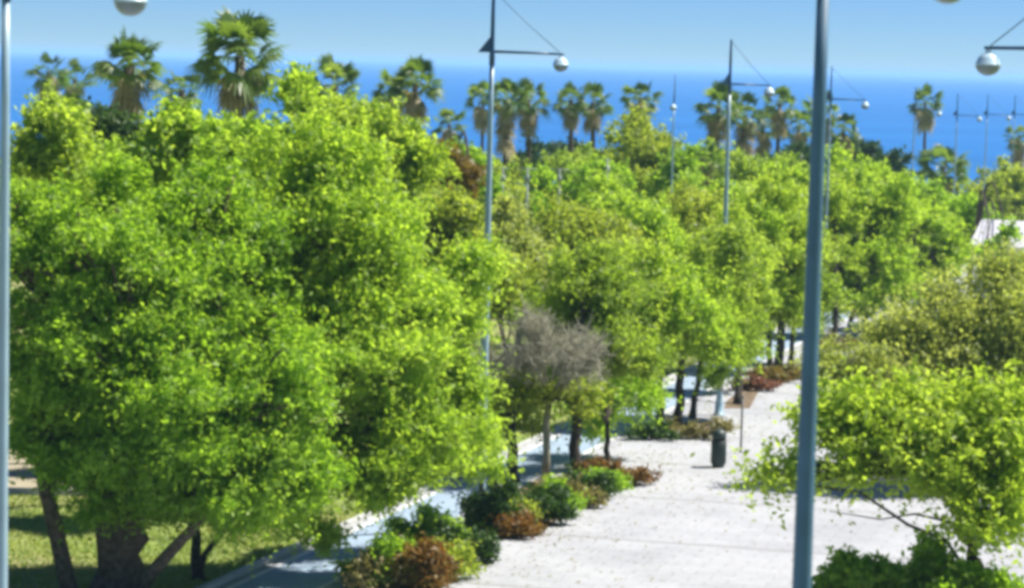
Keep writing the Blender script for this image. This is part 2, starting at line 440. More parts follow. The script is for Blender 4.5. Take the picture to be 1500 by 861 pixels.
def palm(label, px, py, w, y, skirt=.5, seed=1, trunk_r=.2, nf=34, group=None, drop=0, mat='palm', lean=0.0):
    """crown centre at image (px, py), crown width w px, at distance y"""
    rng = np.random.default_rng(seed); rnd = random.Random(seed)
    w *= 1.16 if y < 150 else 1.34; c = at(px, py, y); base = Vector((c.x - lean, c.y, gz(c.y)))
    root = empty('fan_palm', base, label, 'palm tree', group)
    H = c.z - base.z; Rr = w*mpp(y)/2
    mb = MB(); pts = []; rad = []
    for i in range(13):
        t = i/12; pts.append((lean*t*t + .12*math.sin(t*3+seed), .1*math.sin(t*2.3+seed*2), -.1 + t*(H-.1)))
        rad.append(trunk_r*(1.5-.6*min(1, t*6) if t < .17 else .9-.18*t)*(1+.05*(-1)**i))
    mb.tube(pts, rad, 10); mb.build('trunk', M['palmbark'], root)
    topv = np.array(pts[-1])
    V = []; Q = []; TI = []
    def fan(o, d, plen, flen, blades, droop, ti):
        d = d/np.linalg.norm(d)
        side = np.cross(d, [0, 0, 1.0]); ns = np.linalg.norm(side)
        side = side/ns if ns > .05 else np.array([1., 0, 0])
        roll = rnd.uniform(-.7, .7); upv = np.cross(side, d)
        side = side*math.cos(roll) + upv*math.sin(roll); upv = np.cross(side, d)
        h = o + d*plen - np.array([0, 0, droop*plen*.25])
        def strip(a, b_, wa, wb, sv):
            n = len(V); V.extend([a-sv*wa, a+sv*wa, b_+sv*wb, b_-sv*wb]); Q.append((n, n+1, n+2, n+3)); TI.append(min(1, max(0, ti+rnd.gauss(0, .1))))
        strip(o, h, .025, .02, side)
        for k in range(blades):
            a = (k/(blades-1)-.5)*math.radians(190)
            bd = d*math.cos(a) + side*math.sin(a) + upv*(.10*math.cos(2*a)-.05)
            l = flen*(.78+.22*math.cos(a))*rnd.uniform(.88, 1.08)
            mid = h + bd*l*.55; sv = side*math.cos(a)-d*math.sin(a)
            tip = h + bd*l - np.array([0, 0, 1.0])*l*droop*rnd.uniform(.3, .8)
            wv = l*.075
            strip(h, mid, wv*.35, wv, sv); strip(mid, tip, wv, wv*.15, sv)
    # living crown
    for i in range(nf):
        z = 1.0 - 1.5*((i+.5)/nf); z = max(-.7, min(.98, z + rnd.gauss(0, .16)))
        a = i*2.39996 + rnd.gauss(0, .45); s = math.sqrt(max(0, 1-z*z))
        d = np.array([math.cos(a)*s, math.sin(a)*s, z])
        k = rnd.uniform(.68, 1.16)
        fan(topv + d*.12, d, Rr*.50*k, Rr*.50*k, 15, .35 if z > .3 else .6, rnd.uniform(.2, .9))
    quads_obj('crown', np.array(V), np.array(Q), M[mat], root, TI)
    if skirt > 0:
        V.clear(); Q.clear(); TI.clear()
        ns = int(22 + 18*skirt)
        for i in range(ns):
            t = rnd.uniform(0, 1); a = rnd.uniform(0, 6.283)
            o = topv + np.array([0, 0, -.1 - t*skirt*Rr*1.15])
            d = np.array([math.cos(a)*.66, math.sin(a)*.66, -.95 + .75*(1-t)*rnd.random()])
            fan(o, d, Rr*.28, Rr*.42, 9, .8, rnd.uniform(.1, .9))
        quads_obj('dead_frond_skirt', np.array(V), np.array(Q), M['palmdry'], root, TI)
    return root

# ---------- the big tree on the lawn, front left
tree('broadleaf_tree', 'largest tree, thick forked trunk on the lawn at front left with spreading bright green crown', base_at(172, 49),
     [(175,350,135,90,49.5), (70,400,70,120,49), (200,440,150,120,48.2), (90,560,95,110,49), (250,590,150,110,48),
      (330,400,130,150,50), (200,680,130,55,48), (350,690,120,90,48.5), (215,712,80,42,48), (120,690,60,35,48.2), (60,630,60,60,48.5), (310,728,90,45,48), (45,290,48,70,50), (395,560,100,130,49)],
     'green', leaf=.125, n=150000, per=40, tr=.52, spread=.19, bark='bark', seed=11, fork=.12, twigs=.5, flare=1.25,
     limbs=[([(112,905,48.6),(98,850,48.5),(80,770,48.4),(64,705,48.3),(58,670,48.5)], .19, .12),
            ([(195,880,48.5),(222,838,48.2),(268,788,48),(330,725,48)], .17, .07),
            ([(165,840,48.8),(150,740,48.8),(130,640,49)], .27, .12)])
tree('broadleaf_tree', 'wide lime green tree on a slim forked trunk, right of the thick trunk', base_at(291, 50.4),
     [(455,295,118,110,51.5), (528,360,95,95,52), (490,470,125,130,51), (560,520,80,115,51.5), (618,610,52,55,51.5), (560,660,105,55,51),
      (470,690,70,65,50.5), (674,440,40,90,54.5), (680,560,40,80,54.5), (684,645,36,40,54.5), (702,690,28,12,53.5), (440,752,50,30,50.5), (498,262,72,42,52), (478,785,26,26,50.5), (395,735,70,36,50.5), (560,715,55,28,50.5), (640,680,40,26,51.5), (620,440,42,65,52)],
     'lime', leaf=.125, n=125000, per=40, tr=.13, spread=.19, bark='barkdark', seed=12, fork=.17, twigs=.4, lean=(-1.05, 0),
     limbs=[([(292,835,50.4),(300,812,50.4),(318,788,50.4),(345,740,50.6)], .08, .05)])
# ---------- behind it
tree('broadleaf_tree', 'small lime tree at the far left edge rising beneath the two hazy palms', base_at(70, 64), [(75,190,42,55,64), (45,240,35,55,64), (95,250,45,50,64)], 'yellow', n=9000, seed=13, leaf=.18)
tree('broadleaf_tree', 'bushy yellow green tree between the two tallest palms', base_at(265, 60), [(264,212,34,36,60), (225,250,60,34,60), (320,222,52,40,60)], 'lime', n=11000, seed=14, leaf=.18)
tree('broadleaf_tree', 'tall feathery bright green tree just right of the tallest palm', base_at(435, 66), [(438,150,9,36,66), (428,225,32,30,66), (375,225,40,34,66)], 'lime', n=10000, seed=15, leaf=.18)
tree('broadleaf_tree', 'yellow green tree top in front of the twin palms, left of the rusty tree', base_at(560, 72), [(540,200,60,50,72), (600,230,50,45,72), (560,260,70,50,72)], 'yellow', n=11000, seed=16, leaf=.19)
tree('broadleaf_tree', 'rusty orange brown leaved tree left of the tall middle lamp post', base_at(655, 84), [(655,238,40,32,84), (640,275,45,35,84)], 'rust', n=6500, seed=17, leaf=.2)
tree('broadleaf_tree', 'olive tree with pale leaf patches directly left of the middle lamp post', base_at(655, 76), [(650,320,48,52,76), (670,390,40,60,76), (625,370,40,60,76)], 'olive', n=11000, seed=18, leaf=.18)
tree('broadleaf_tree', 'dark green bushy tree at the left foot of the palm row behind the middle lamp', base_at(690, 105), [(695,285,38,45,105), (665,220,30,22,120)], 'green', n=5000, seed=19, leaf=.22)
# ---------- row between walkway and promenade, near group of four trunks
g3 = [gnd(752,706), gnd(798,701), gnd(841,709), gnd(889,690)]
tree('broadleaf_tree', 'yellow green tree on the leftmost stout trunk of the four trunk bed', g3[0], [(735,600,50,42,66), (765,590,45,36,65), (700,540,40,55,66), (720,420,45,70,67), (850,590,40,26,64.8), (700,620,30,40,65.5)], 'olive', n=11000, seed=21, leaf=.13, tr=.17)
bare_tree('leafless grey twiggy tree in the bed right of the middle lamp foot', g3[1], [(735,525,80,42,64.0), (800,528,95,45,64.0), (850,522,65,38,64.2), (770,478,60,26,64.5)], 22, tr=.10)
tree('broadleaf_tree', 'mid green tree on the thickest dark trunk standing behind the grey leafless twigs', g3[2], [(860,410,75,65,67.5), (890,480,65,70,67.5), (825,535,60,34,67), (905,530,55,42,68), (800,470,60,60,69)], 'sage', n=21000, seed=23, leaf=.13, tr=.17)
tree('broadleaf_tree', 'low tree with hanging leaves on the thin right trunk of the four trunk bed', g3[3], [(888,603,44,32,69.5), (908,572,52,42,70), (860,585,44,34,70)], 'green', n=5200, seed=24, leaf=.13, tr=.10)
# ---------- second group, behind the bin
g4 = [gnd(970,632), gnd(993,626), gnd(1013,612)]
tree('broadleaf_tree', 'bright green tree on the left one of three dark trunks behind the litter bin', g4[0], [(945,430,62,75,77), (930,490,50,48,77), (968,510,45,34,76)], 'yellow', n=13000, seed=31, leaf=.14, tr=.13)
tree('broadleaf_tree', 'vivid lime tree on the thick middle one of three dark trunks behind the litter bin', g4[1], [(1005,440,68,70,78), (1000,475,70,58,77), (1040,495,50,42,78)], 'lime', n=16000, seed=32, leaf=.14, tr=.16)
tree('broadleaf_tree', 'lime tree on the right one of three dark trunks behind the litter bin', g4[2], [(1066,375,45,60,79.5), (1065,460,50,70,80), (1050,500,45,45,80), (1046,550,22,22,79.5)], 'sage', n=10500, seed=33, leaf=.14, tr=.11)
# ---------- third group
g5 = [gnd(1081,592), gnd(1128,545), gnd(1142,549), gnd(1158,534)]
tree('broadleaf_tree', 'tree on the single dark trunk beside the slim grey post, left of the red shrubs', g5[0], [(1075,385,58,65,88), (1090,450,45,60,88), (1085,505,26,32,88)], 'yellow', n=12000, seed=41, leaf=.16, tr=.14)
tree('broadleaf_tree', 'lime tree on the thin left trunk behind the red shrubs', g5[1], [(1110,350,55,55,95), (1115,430,42,60,95)], 'lime', n=9500, seed=42, leaf=.16, tr=.12)
tree('broadleaf_tree', 'lime tree on the thick trunk rising just behind the red shrubs', g5[2], [(1150,320,55,60,96), (1150,400,55,65,95), (1150,448,45,28,95)], 'yellow', n=12500, seed=43, leaf=.16, tr=.19)
tree('broadleaf_tree', 'green tree on the thin trunk seen just left of the near blue pole', g5[3], [(1180,390,45,80,99), (1185,440,40,32,98)], 'sage', n=8000, seed=44, leaf=.16, tr=.11)
# ---------- fourth group, right of the near pole
g6 = [gnd(1222,502), gnd(1240,500), gnd(1253,498)]
tree('broadleaf_tree', 'lime tree on the left one of three trunks right of the near blue pole', g6[0], [(1225,310,52,65,112), (1225,390,48,65,111), (1215,440,35,30,110)], 'yellow', n=12000, seed=51, leaf=.175, tr=.14)
tree('broadleaf_tree', 'lime tree on the middle one of three trunks right of the near blue pole', g6[1], [(1290,310,62,62,113), (1285,385,62,55,112), (1260,430,45,38,111)], 'lime', n=14000, seed=52, leaf=.175, tr=.12)
tree('broadleaf_tree', 'spreading lime tree left of the white house, above the blue bin', g6[2], [(1355,340,60,60,116), (1340,400,65,45,115), (1300,435,50,28,112), (1395,380,35,45,116)], 'lime', n=14000, seed=53, leaf=.175, tr=.15)
# ---------- right hand trees
tree('olive_tree', 'sparse grey green tree at the right edge in front of the white house', gnd(1478,700), [(1300,545,75,42,66), (1385,490,75,60,67), (1470,450,55,70,67), (1430,560,90,42,66), (1262,560,55,45,66), (1235,590,34,36,65.5), (1225,530,26,30,66), (1290,500,50,34,67), (1490,540,50,60,66), (1340,480,50,30,67), (1400,610,90,40,65), (1310,620,60,35,65), (1480,480,40,60,66)],
     'grey', n=25000, per=18, seed=61, sub=.75, leaf=.13, tr=.14, spread=.38, bark='twig', twigs=1.6, cat='tree')
tree('broadleaf_tree', 'open yellow green tree at the bottom right corner, low boughs over the paving', base_at(1432, 49.2),
     [(1400,635,95,55,49.5), (1425,585,75,34,50), (1335,592,60,30,50), (1300,635,70,42,49.5), (1240,680,42,32,49.2), (1165,700,30,20,49), (1110,693,30,14,49), (1195,640,30,30,49.3), (1260,600,40,30,49.5), (1460,690,70,60,49), (1370,705,70,40,49), (1450,770,60,34,48.5), (1480,620,45,60,50), (1210,610,30,28,50)],
     'yellow', n=12500, per=18, seed=62, sub=.5, shoot_len=1.1, leaf=.15, tr=.14, spread=.26, fork=.35, twigs=2.4,
     limbs=[([(1432,860,49.2),(1385,790,49),(1330,768,49),(1262,722,49),(1200,712,49),(1150,690,49),(1100,694,49)], .045, .008), ([(1440,830,49),(1395,765,48.8),(1340,752,48.6),(1290,760,48.6),(1215,748,48.5)], .035, .008)])
# low sprays at its tip
# ---------- background canopy between the row and the palms
BG = [
 ('mid green canopy below the palm pair right of the middle lamp arm', 850, [(835,250,40,26,165), (870,240,40,24,168)], 'sage', 4500, .28),
 ('mid green canopy filling the gap under the palm behind the second lamp', 1030, [(1010,245,36,26,165), (1050,240,36,24,168)], 'sage', 4200, .28),
 ('mid green canopy below the slender upright palm', 1130, [(1110,255,40,24,160), (1150,250,36,24,162)], 'sage', 4200, .28),
 ('soft green canopy left of the middle lamp behind the rusty tree', 690, [(675,245,36,28,160), (715,262,34,24,158)], 'sage', 4000, .28),
 ('hazy olive tree top behind the leafless twigs', 760, [(745,345,50,45,92), (770,400,50,50,90)], 'grey', 7000, .2),
 ('yellow olive tree with airy top behind the thick dark trunk tree', 840, [(830,340,55,38,95), (880,350,45,40,95), (850,380,60,35,94)], 'olive', 8000, .2),
 ('yellow green tree crown right of the white posts', 940, [(930,330,55,40,100), (970,350,45,45,99), (900,300,40,32,104)], 'lime', 8500, .2),
 ('olive yellow tree left of the second lamp post', 1015, [(1010,320,48,38,105), (1030,365,55,45,103)], 'olive', 8000, .21),
 ('light green tree top right of the second lamp post', 1095, [(1095,300,45,36,112), (1060,340,40,40,110)], 'lime', 7000, .22),
 ('lime tree top left of the near blue pole beneath the hazy palms', 1145, [(1150,275,45,28,125), (1185,290,30,40,125)], 'lime', 6000, .24),
 ('olive bush topped tree under the white posts', 745, [(740,300,42,36,125), (710,330,40,50,120)], 'olive', 6500, .24),
 ('mid green tree between two of the white posts', 800, [(797,290,36,34,128), (770,320,45,35,126)], 'green', 6000, .24),
 ('dark green rounded tree left of the tall olive tree', 895, [(885,262,45,32,132), (860,290,45,34,128)], 'green', 6500, .24),
 ('tall olive green tree below the single middle palm', 940, [(935,205,38,45,142), (915,235,48,40,140), (965,235,42,42,140), (950,280,45,30,138)], 'olive', 9500, .25),
 ('dark leafy tree below the palm pair at the centre', 985, [(990,265,38,38,136), (1015,290,30,30,134)], 'green', 5000, .24),
 ('teal dark bush among the palm trunks right of the middle lamp', 800, [(800,225,42,20,195), (770,245,40,18,192), (840,230,36,20,195)], 'deep', 3200, .34),
 ('low dark bush under the palm cluster beside the middle lamp', 742, [(735,250,50,16,188), (700,262,40,20,180)], 'olive', 3000, .32),
 ('dark scrub at the foot of the palms behind the second lamp', 1075, [(1075,245,48,20,195), (1120,250,40,22,190), (1045,262,30,20,180)], 'deep', 3600, .34),
 ('bluish green bush at the foot of the pale palms left of the near blue pole', 1165, [(1165,235,30,22,195), (1185,250,28,22,190)], 'deep', 2400, .34),
 ('yellow green tree crown just right of the near blue pole, below the thatched parasol', 1240, [(1235,255,36,32,135), (1275,272,40,26,135)], 'lime', 5000, .25),
 ('dark green coastal tree sloping down beside the thatched parasol', 1245, [(1240,222,30,24,225), (1275,232,32,24,225)], 'deep', 2600, .4),
 ('lower dark coastal tree right of the thatched parasol', 1305, [(1305,247,26,26,222), (1328,266,20,22,218)], 'deep', 1900, .4),
 ('pale green tree beneath the lone palm by the sea', 1345, [(1340,295,40,24,150), (1375,305,40,28,148)], 'green', 4000, .27),
 ('light green tree left of the white house roof', 1420, [(1415,320,38,36,140), (1440,340,30,40,138), (1400,350,30,40,138), (1450,372,20,24,117), (1482,400,26,20,117), (1478,345,12,18,117)], 'green', 5500, .26),
 ('yellowish tree mass at the right edge above the white house', 1475, [(1470,275,50,34,185), (1505,268,44,36,188), (1440,288,34,28,182), (1470,308,46,30,183), (1500,308,36,30,184), (1430,312,30,24,181)], 'olive', 9000, .33),
 ('green tree behind the two big left crowns, showing between them', 390, [(370,240,60,45,58), (420,300,60,60,58)], 'green', 8000, .18),
 ('dark green bush low between the palms at upper left', 170, [(170,195,35,22,88), (205,205,30,20,88)], 'deep', 2600, .22),
 ('low green tree at upper left beneath the tall shaggy palm', 130, [(130,262,50,38,66), (180,262,45,32,66)], 'green', 7000, .18),
 ('green tree below the squat palm, right of the feathery tree', 480, [(480,190,42,36,90), (520,190,36,36,92)], 'lime', 5500, .22),
]
for i, (lb, px, bl, mt, n, lf) in enumerate(BG):
    tree('broadleaf_tree', lb, base_at(px, bl[0][4]+.5), bl, mt, n=n, leaf=lf, seed=200+i, tr=.16, spread=.30, twigs=.2)

# ---------- palms
P = [
 ('tall shaggy palm near the left edge with dark trunk and beige dead fronds', 190, 88, 104, 104, .75, 3, .30, 36),
 ('tallest palm with the biggest bright crown, against the sky at upper left', 347, 75, 128, 98, .55, 5, .26, 40),
 ('hazy small palm at the far left edge, left one of two', 72, 102, 52, 225, .7, 7, .25, 26),
 ('hazy small palm at the far left edge, right one of two', 112, 112, 50, 230, .7, 8, .25, 26),
 ('low dark green palm tuft between the two tallest palms', 268, 125, 62, 130, .2, 9, .2, 24),
 ('squat palm with brown skirt between the tallest palm and the twin palms', 489, 122, 78, 150, .8, 10, .28, 34),
 ('taller right palm of the twin pair left of the middle lamp', 611, 117, 76, 138, .6, 15, .2, 36),
 ('shorter left palm of the twin pair left of the middle lamp', 576, 130, 66, 142, .6, 16, .2, 32),
 ('small faded palm low beside the twin pair', 656, 178, 44, 190, .8, 17, .2, 26),
 ('pale palm directly behind the middle lamp post, leftmost of the cluster', 706, 140, 50, 200, .7, 18, .16, 28),
 ('thick skirted palm in the centre of the cluster behind the middle lamp', 741, 141, 56, 185, 1.4, 19, .3, 32),
 ('right hand palm of the cluster behind the middle lamp', 776, 142, 52, 190, 1.0, 20, .26, 32),
 ('left palm of the pair right of the middle lamp arm', 836, 142, 48, 190, .7, 25, .24, 30),
 ('right palm of the pair right of the middle lamp arm', 870, 146, 48, 185, .6, 26, .24, 30),
 ('lone palm rising out of the tall olive tree at the centre', 940, 140, 48, 178, .8, 27, .22, 30),
 ('palm behind the second lamp post with its dark trunk left of it', 1054, 152, 62, 185, .6, 28, .22, 32),
 ('palm with thick tan dead skirt right of the second lamp post', 1090, 165, 54, 190, 1.3, 29, .26, 30),
 ('slender upright palm taller than its neighbours, left of the near blue pole', 1140, 148, 44, 200, .9, 30, .2, 28),
 ('low hazy palm left of the slender upright palm', 1118, 178, 44, 205, 1.0, 35, .2, 26),
 ('greyish palm between the slender palm and the near blue pole', 1168, 182, 48, 205, 1.0, 36, .2, 26),
 ('pale palm half hidden behind the near blue pole', 1204, 158, 50, 215, .9, 37, .2, 26),
 ('dry looking grey palm just right of the near blue pole', 1236, 186, 46, 215, 1.2, 38, .2, 26),
 ('lone slim palm standing clear against the sea at right', 1357, 148, 46, 240, .8, 39, .18, 32),
 ('palm cut by the right edge of the picture, against the sea', 1494, 196, 40, 230, 1.2, 40, .2, 26),
 ('broad low dark palm clump below the lone slim palm', 1383, 240, 72, 205, .7, 45, .3, 34),
 ('hidden palm whose brown skirted trunk shows between the left crowns', 268, 185, 60, 62, 1.6, 46, .3, 22),
 ('short brown skirted palm left of the second lamp post among the trees', 1032, 228, 50, 150, 1.0, 47, .26, 26),
 ('low palm hidden among leaves at the far left under the hazy pair', 98, 160, 60, 110, .8, 48, .24, 24),
]
for lb, px, py, w, y, sk, sd, tr_, nf in P:
    palm(lb, px, py, w, y, sk, sd, tr_, nf)

# ---------- shrubs in the planting beds
def shrub(label, px, py, wpx, hpx, mat, n, seed, leaf=.11):
    g = gnd(px, py); y = g.y
    rr = random.Random(seed*7); bl = []
    for i in range(7):
        hx = hpx*rr.uniform(.55, 1.2)*(1 - .25*abs(i-3)/3); cx = px + wpx*.72*(i-3)/3 + rr.uniform(-4, 4)
        bl.append((cx, py-hx*.48, wpx*rr.uniform(.14, .26), hx*.5, y + rr.uniform(-.35, .35)))
    return tree('shrub', label, g, bl, mat, leaf=leaf, n=int(n*1.3), per=22, spread=.14, seed=seed, cat='shrub', bark='bark')
def bed(pts):
    P_ = [gnd(*p) for p in pts]; return sheet('soil_bed', [(p.x, p.y) for p in P_], M['soil'], .008)
bed([(528,862),(640,862),(694,802),(690,778),(600,782)])
bed([(700,782),(786,786),(838,745),(905,716),(928,692),(880,684),(760,708),(705,740)])
bed([(928,640),(1036,640),(1042,618),(960,618)])
bed([(1060,598),(1098,598),(1112,572),(1168,556),(1168,536),(1120,540),(1066,586)])
shrub('green bush at the left end of the nearest planting bed', 568, 858, 70, 85, 'green', 3800, 71)
shrub('tall bright orange brown plant in the middle of the nearest planting bed', 624, 862, 40, 84, 'orange', 2800, 72)
shrub('dark green bush at the right end of the nearest planting bed', 668, 822, 62, 72, 'deep', 3600, 73)
shrub('small green bush behind the orange plant in the nearest planting bed', 625, 808, 66, 55, 'green', 2600, 74)
shrub('brown leaved bush left of the orange plant in the nearest planting bed', 592, 858, 46, 60, 'rust', 2200, 70)
shrub('dark green bush touching the foot of the middle lamp post', 725, 782, 48, 74, 'deep', 3400, 75)
shrub('orange tinged bush at the front of the bed beside the middle lamp post', 757, 786, 40, 32, 'orange', 1300, 76)
shrub('deep green bush below the leftmost stout trunk', 782, 766, 58, 62, 'deep', 3400, 77)
shrub('mid green bush in front of the thick dark trunk', 815, 752, 44, 46, 'green', 2000, 78)
shrub('low green bush right of the thick dark trunk', 858, 728, 46, 36, 'deep', 1700, 79)
shrub('low tan and orange bush at the right end of the four trunk bed', 902, 708, 56, 30, 'orange', 1700, 80)
shrub('dry tan undergrowth below the three dark trunks', 1008, 642, 58, 28, 'tan', 1700, 81)
shrub('low dark bush at the left of the three dark trunks', 952, 644, 40, 22, 'deep', 1100, 82)
shrub('red leaved shrub at the foot of the third group of trunks', 1106, 572, 34, 20, 'red', 1000, 83, .13)
shrub('brownish shrub right of the red shrub below the third group of trunks', 1134, 560, 44, 22, 'rust', 1100, 84, .13)
shrub('olive bush at the foot of the near blue pole in the distance', 1158, 555, 34, 24, 'tan', 900, 85, .13)
shrub('dry bush below the trunks right of the near blue pole', 1226, 512, 48, 20, 'tan', 900, 86, .14)

shrub('tan grassy plant filling the left end of the nearest bed, before the green bush', 548, 862, 44, 48, 'tan', 1500, 87)
shrub('olive plant between the dark bush and the orange plant of the nearest bed', 648, 846, 50, 60, 'olive', 2200, 88)
shrub('olive plant between the lamp foot bush and the deep green bush', 742, 772, 50, 52, 'olive', 2000, 89)
shrub('low olive ground plant in the middle of the four trunk bed', 836, 742, 52, 34, 'tan', 1600, 90)
shrub('low green ground plant right of the low green bush in the four trunk bed', 880, 716, 46, 26, 'green', 1500, 91)
shrub('leafy green bush filling the bottom right corner below the open tree', 1300, 893, 120, 105, 'green', 6500, 92, .15)
shrub('green bush at the very bottom right beneath the trunk of the open tree', 1440, 912, 90, 80, 'green', 4000, 93, .15)

# ---------- fallen leaves and grit on the paving (nobody could count them)
rng = np.random.default_rng(9); K = 2600
ss = rng.uniform(-2, 70, K); tt = np.abs(rng.normal(0, 3.2, K)) - 1.6; tt = np.clip(tt, -3.4, 12.2)
P_ = np.array([walk(a_, b_) for a_, b_ in zip(ss, tt)]); c = np.stack([P_[:, 0], P_[:, 1], .70-.0185*P_[:, 1]+.028], 1)
v, q = leaves(rng, c, .085, up=6.0)
tag(quads_obj('leaf_litter', v, q, M['tan'], tint=rng.uniform(0, 1, len(q))), kind='stuff')

# ---------- grass blades on the lawn (nobody could count them)
rng = np.random.default_rng(5); K = 26000
gx = rng.uniform(-13, -3.2, K); gy = rng.uniform(46, 60.7, K)
lim = np.array([O.x, O.y]); rel = np.stack([gx-O.x, gy-O.y], 1); tt = rel[:, 0]*an.x + rel[:, 1]*an.y
ok = tt < -3.78; gx, gy = gx[ok], gy[ok]; n = len(gx)
c = np.stack([gx, gy, .70-.0185*gy], 1); hgt = rng.uniform(.02, .075, n)[:, None]; ang = rng.uniform(0, 6.28, n)
sd = np.stack([np.cos(ang), np.sin(ang), 0*ang], 1)*.022; ln = np.stack([rng.normal(0, .04, n), rng.normal(0, .04, n), 0*ang], 1)
v = np.empty((n, 4, 3)); v[:, 0] = c-sd; v[:, 1] = c+sd; v[:, 2] = c+sd*.4+ln+np.array([0, 0, 1])*hgt; v[:, 3] = c-sd*.4+ln+np.array([0, 0, 1])*hgt
M['grass'] = leafmat('grass_blades', (.15,.23,.04), (.23,.30,.07), (.33,.34,.12), .35, clump=.35)
tag(quads_obj('grass', v.reshape(-1, 3), np.arange(n*4).reshape(n, 4), M['grass'], tint=rng.uniform(0, 1, n)), kind='stuff')

# ------------------------------------------------------------------ street lamps
def lamp(label, px, py_ref, y, arm_z, ang, arm=1.5, r0=.095, mat='pale_pole', mast=1.35, top_mat='dark_blue', gr=.17):
    """post whose axis passes image point (px, py_ref) at distance y; arm_z: world height of the arm"""
    p = at(px, py_ref, y); base = Vector((p.x, p.y, gz(p.y))); h = arm_z - base.z
    root = empty('street_lamp', base, label, 'street lamp', 'tall globe street lamps along the promenade', rz=ang)
    mb = MB()
    mb.lathe([(0, 0), (r0*2.1, 0), (r0*2.1, .03), (r0*1.35, .05), (r0*1.3, .35), (r0*1.05, .42), (r0, .5)] +
             [(r0*(1-.52*t), .5 + (h-.8)*t) for t in (.15, .3, .45, .6, .75, .9, 1)] + [(r0*.48, h-.3), (0, h-.3)], 20)
    mb.build('pole', M[mat], root)
    mb = MB(); mb.box((-.055, -r0*1.04, .75), (.055, -r0*.6, 1.2)); mb.build('access_door', M['grey_metal'], root)
    mb = MB(); mb.lathe([(0, h-.3), (r0*.6, h-.3), (r0*.6, h-.1), (r0*.5, h), (r0*.42, h+mast*.6), (r0*.3, h+mast), (0, h+mast+.04)], 16)
    mb.build('mast', M[top_mat], root)
    mb = MB(); mb.tube([(r0*.4, 0, h), (arm*.5, 0, h-.005), (arm+.06, 0, h-.02)], [.032, .028, .024], 10); mb.build('arm', M[top_mat], root)
    mb = MB(); mb.tube([(r0*.25, 0, h+mast-.05), (arm*.5, 0, h+mast*.46), (arm-.02, 0, h+.01)], [.010, .010, .010], 6); mb.build('stay_cable', M['cable'], root)
    mb = MB(); t = .02
    tri = [(-r0*.4, h+.33), (-r0*.4, h-.02), (-.31, h-.02), (-.25, h+.06)]
    mb.add([(x, -t, z) for x, z in tri]+[(x, t, z) for x, z in tri], [(0,1,2,3),(7,6,5,4),(0,4,5,1),(1,5,6,2),(2,6,7,3),(3,7,4,0)]); mb.build('bracket', M[top_mat], root)
    mb = MB(); zc = h-.02-.12-gr*.62
    mb.lathe([(.03, h-.035-zc), (.04, gr*.95), (gr*.55, gr*.78), (gr*.86, gr*.48), (gr, gr*.05), (gr*1.06, 0), (gr*1.04, -gr*.06), (gr*.9, -gr*.06)], 28, (arm, 0, zc))
    sh = mb.build('lamp_shade', M['white_enamel'], root)
    mb = MB(); mb.lathe([(gr*1.0, -gr*.065), (gr*.97, -gr*.22), (gr*.85, -gr*.5), (gr*.62, -gr*.74), (gr*.3, -gr*.88), (0, -gr*.92)], 28, (arm, 0, zc))
    mb.build('lamp_bowl', M['grey_bowl'], root)
    return root
def zat(px, py, y): return at(px, py, y).z
lamp('nearest lamp post, thick steel blue pole running the full height right of centre', 1190, 430, 23, zat(1200, -70, 23), R(35), r0=.115, mat='blue_pole', mast=1.5)
lamp('pale post at the left edge, globe hanging at the top of the picture', 5, 430, 26, zat(100, -40, 26), R(44), r0=.085)
lamp('middle lamp post with dark triangular bracket and arm reaching right above the canopy', 703, 786, 57, zat(760, 77, 57), R(0), r0=.105)
lamp('second lamp post, further off and right of the middle one, its top before the palms', 1053, 606, 81, zat(1095, 124, 81), R(30), r0=.10)
lamp('lamp whose globe and arm reach in from the right edge of the picture', 1598, 300, 36, zat(1500, 70, 36), R(180), r0=.10)
lamp('distant lamp post just right of the near blue pole, globe over the sea', 1213, 250, 110, zat(1245, 146, 110), R(8), r0=.075)
lamp('distant lamp post left of the lone slim palm, globe beside the palm trunk', 1337, 240, 158, zat(1355, 161, 158), R(5), r0=.075)
lamp('distant lamp post in front of the low dark palm clump by the sea', 1399, 240, 168, zat(1415, 169, 168), R(8), r0=.075)
lamp('distant lamp post on the open sea between the palm clump and the right edge', 1443, 240, 180, zat(1460, 168, 180), R(0), r0=.075)
lamp('distant lamp post nearest the right edge, before the cut off palm', 1483, 240, 186, zat(1500, 168, 186), R(0), r0=.075)
lamp('small far lamp between the central olive tree palm and the second lamp post', 986, 200, 130, zat(984, 150, 130), R(265), r0=.075)

# ------------------------------------------------------------------ small things
def white_post(label, px, py0, y, bar):
    top = at(px, py0, y); base = Vector((top.x, top.y, gz(top.y))); h = top.z-base.z
    root = empty('white_post', base, label, 'post', 'white posts standing among the trees')
    mb = MB(); mb.tube([(0, 0, -.05), (0, 0, h*.5), (0, 0, h)], [.065, .06, .055], 12); mb.build('pole', M['post_paint'], root)
    mb = MB(); mb.lathe([(.0, h-.62), (.11, h-.62), (.12, h-.5), (.11, h-.32), (0, h-.32)], 14); mb.build('collar', M['post_paint'], root)
    mb = MB(); mb.tube([(-bar, 0, h-.03), (0, 0, h-.0), (bar*.8, 0, h-.03)], [.02, .03, .02], 8); mb.build('crossbar', M['post_paint'], root)
white_post('thin white post nearest the middle lamp, among olive foliage', 737, 246, 118, .35)
white_post('brightest white post with a long crossbar, second from the middle lamp', 773, 247, 116, .5)
white_post('white post third from the middle lamp, bluish top', 820, 248, 117, .5)
white_post('short white post furthest right of the four, by the dark rounded tree', 890, 234, 121, .2)

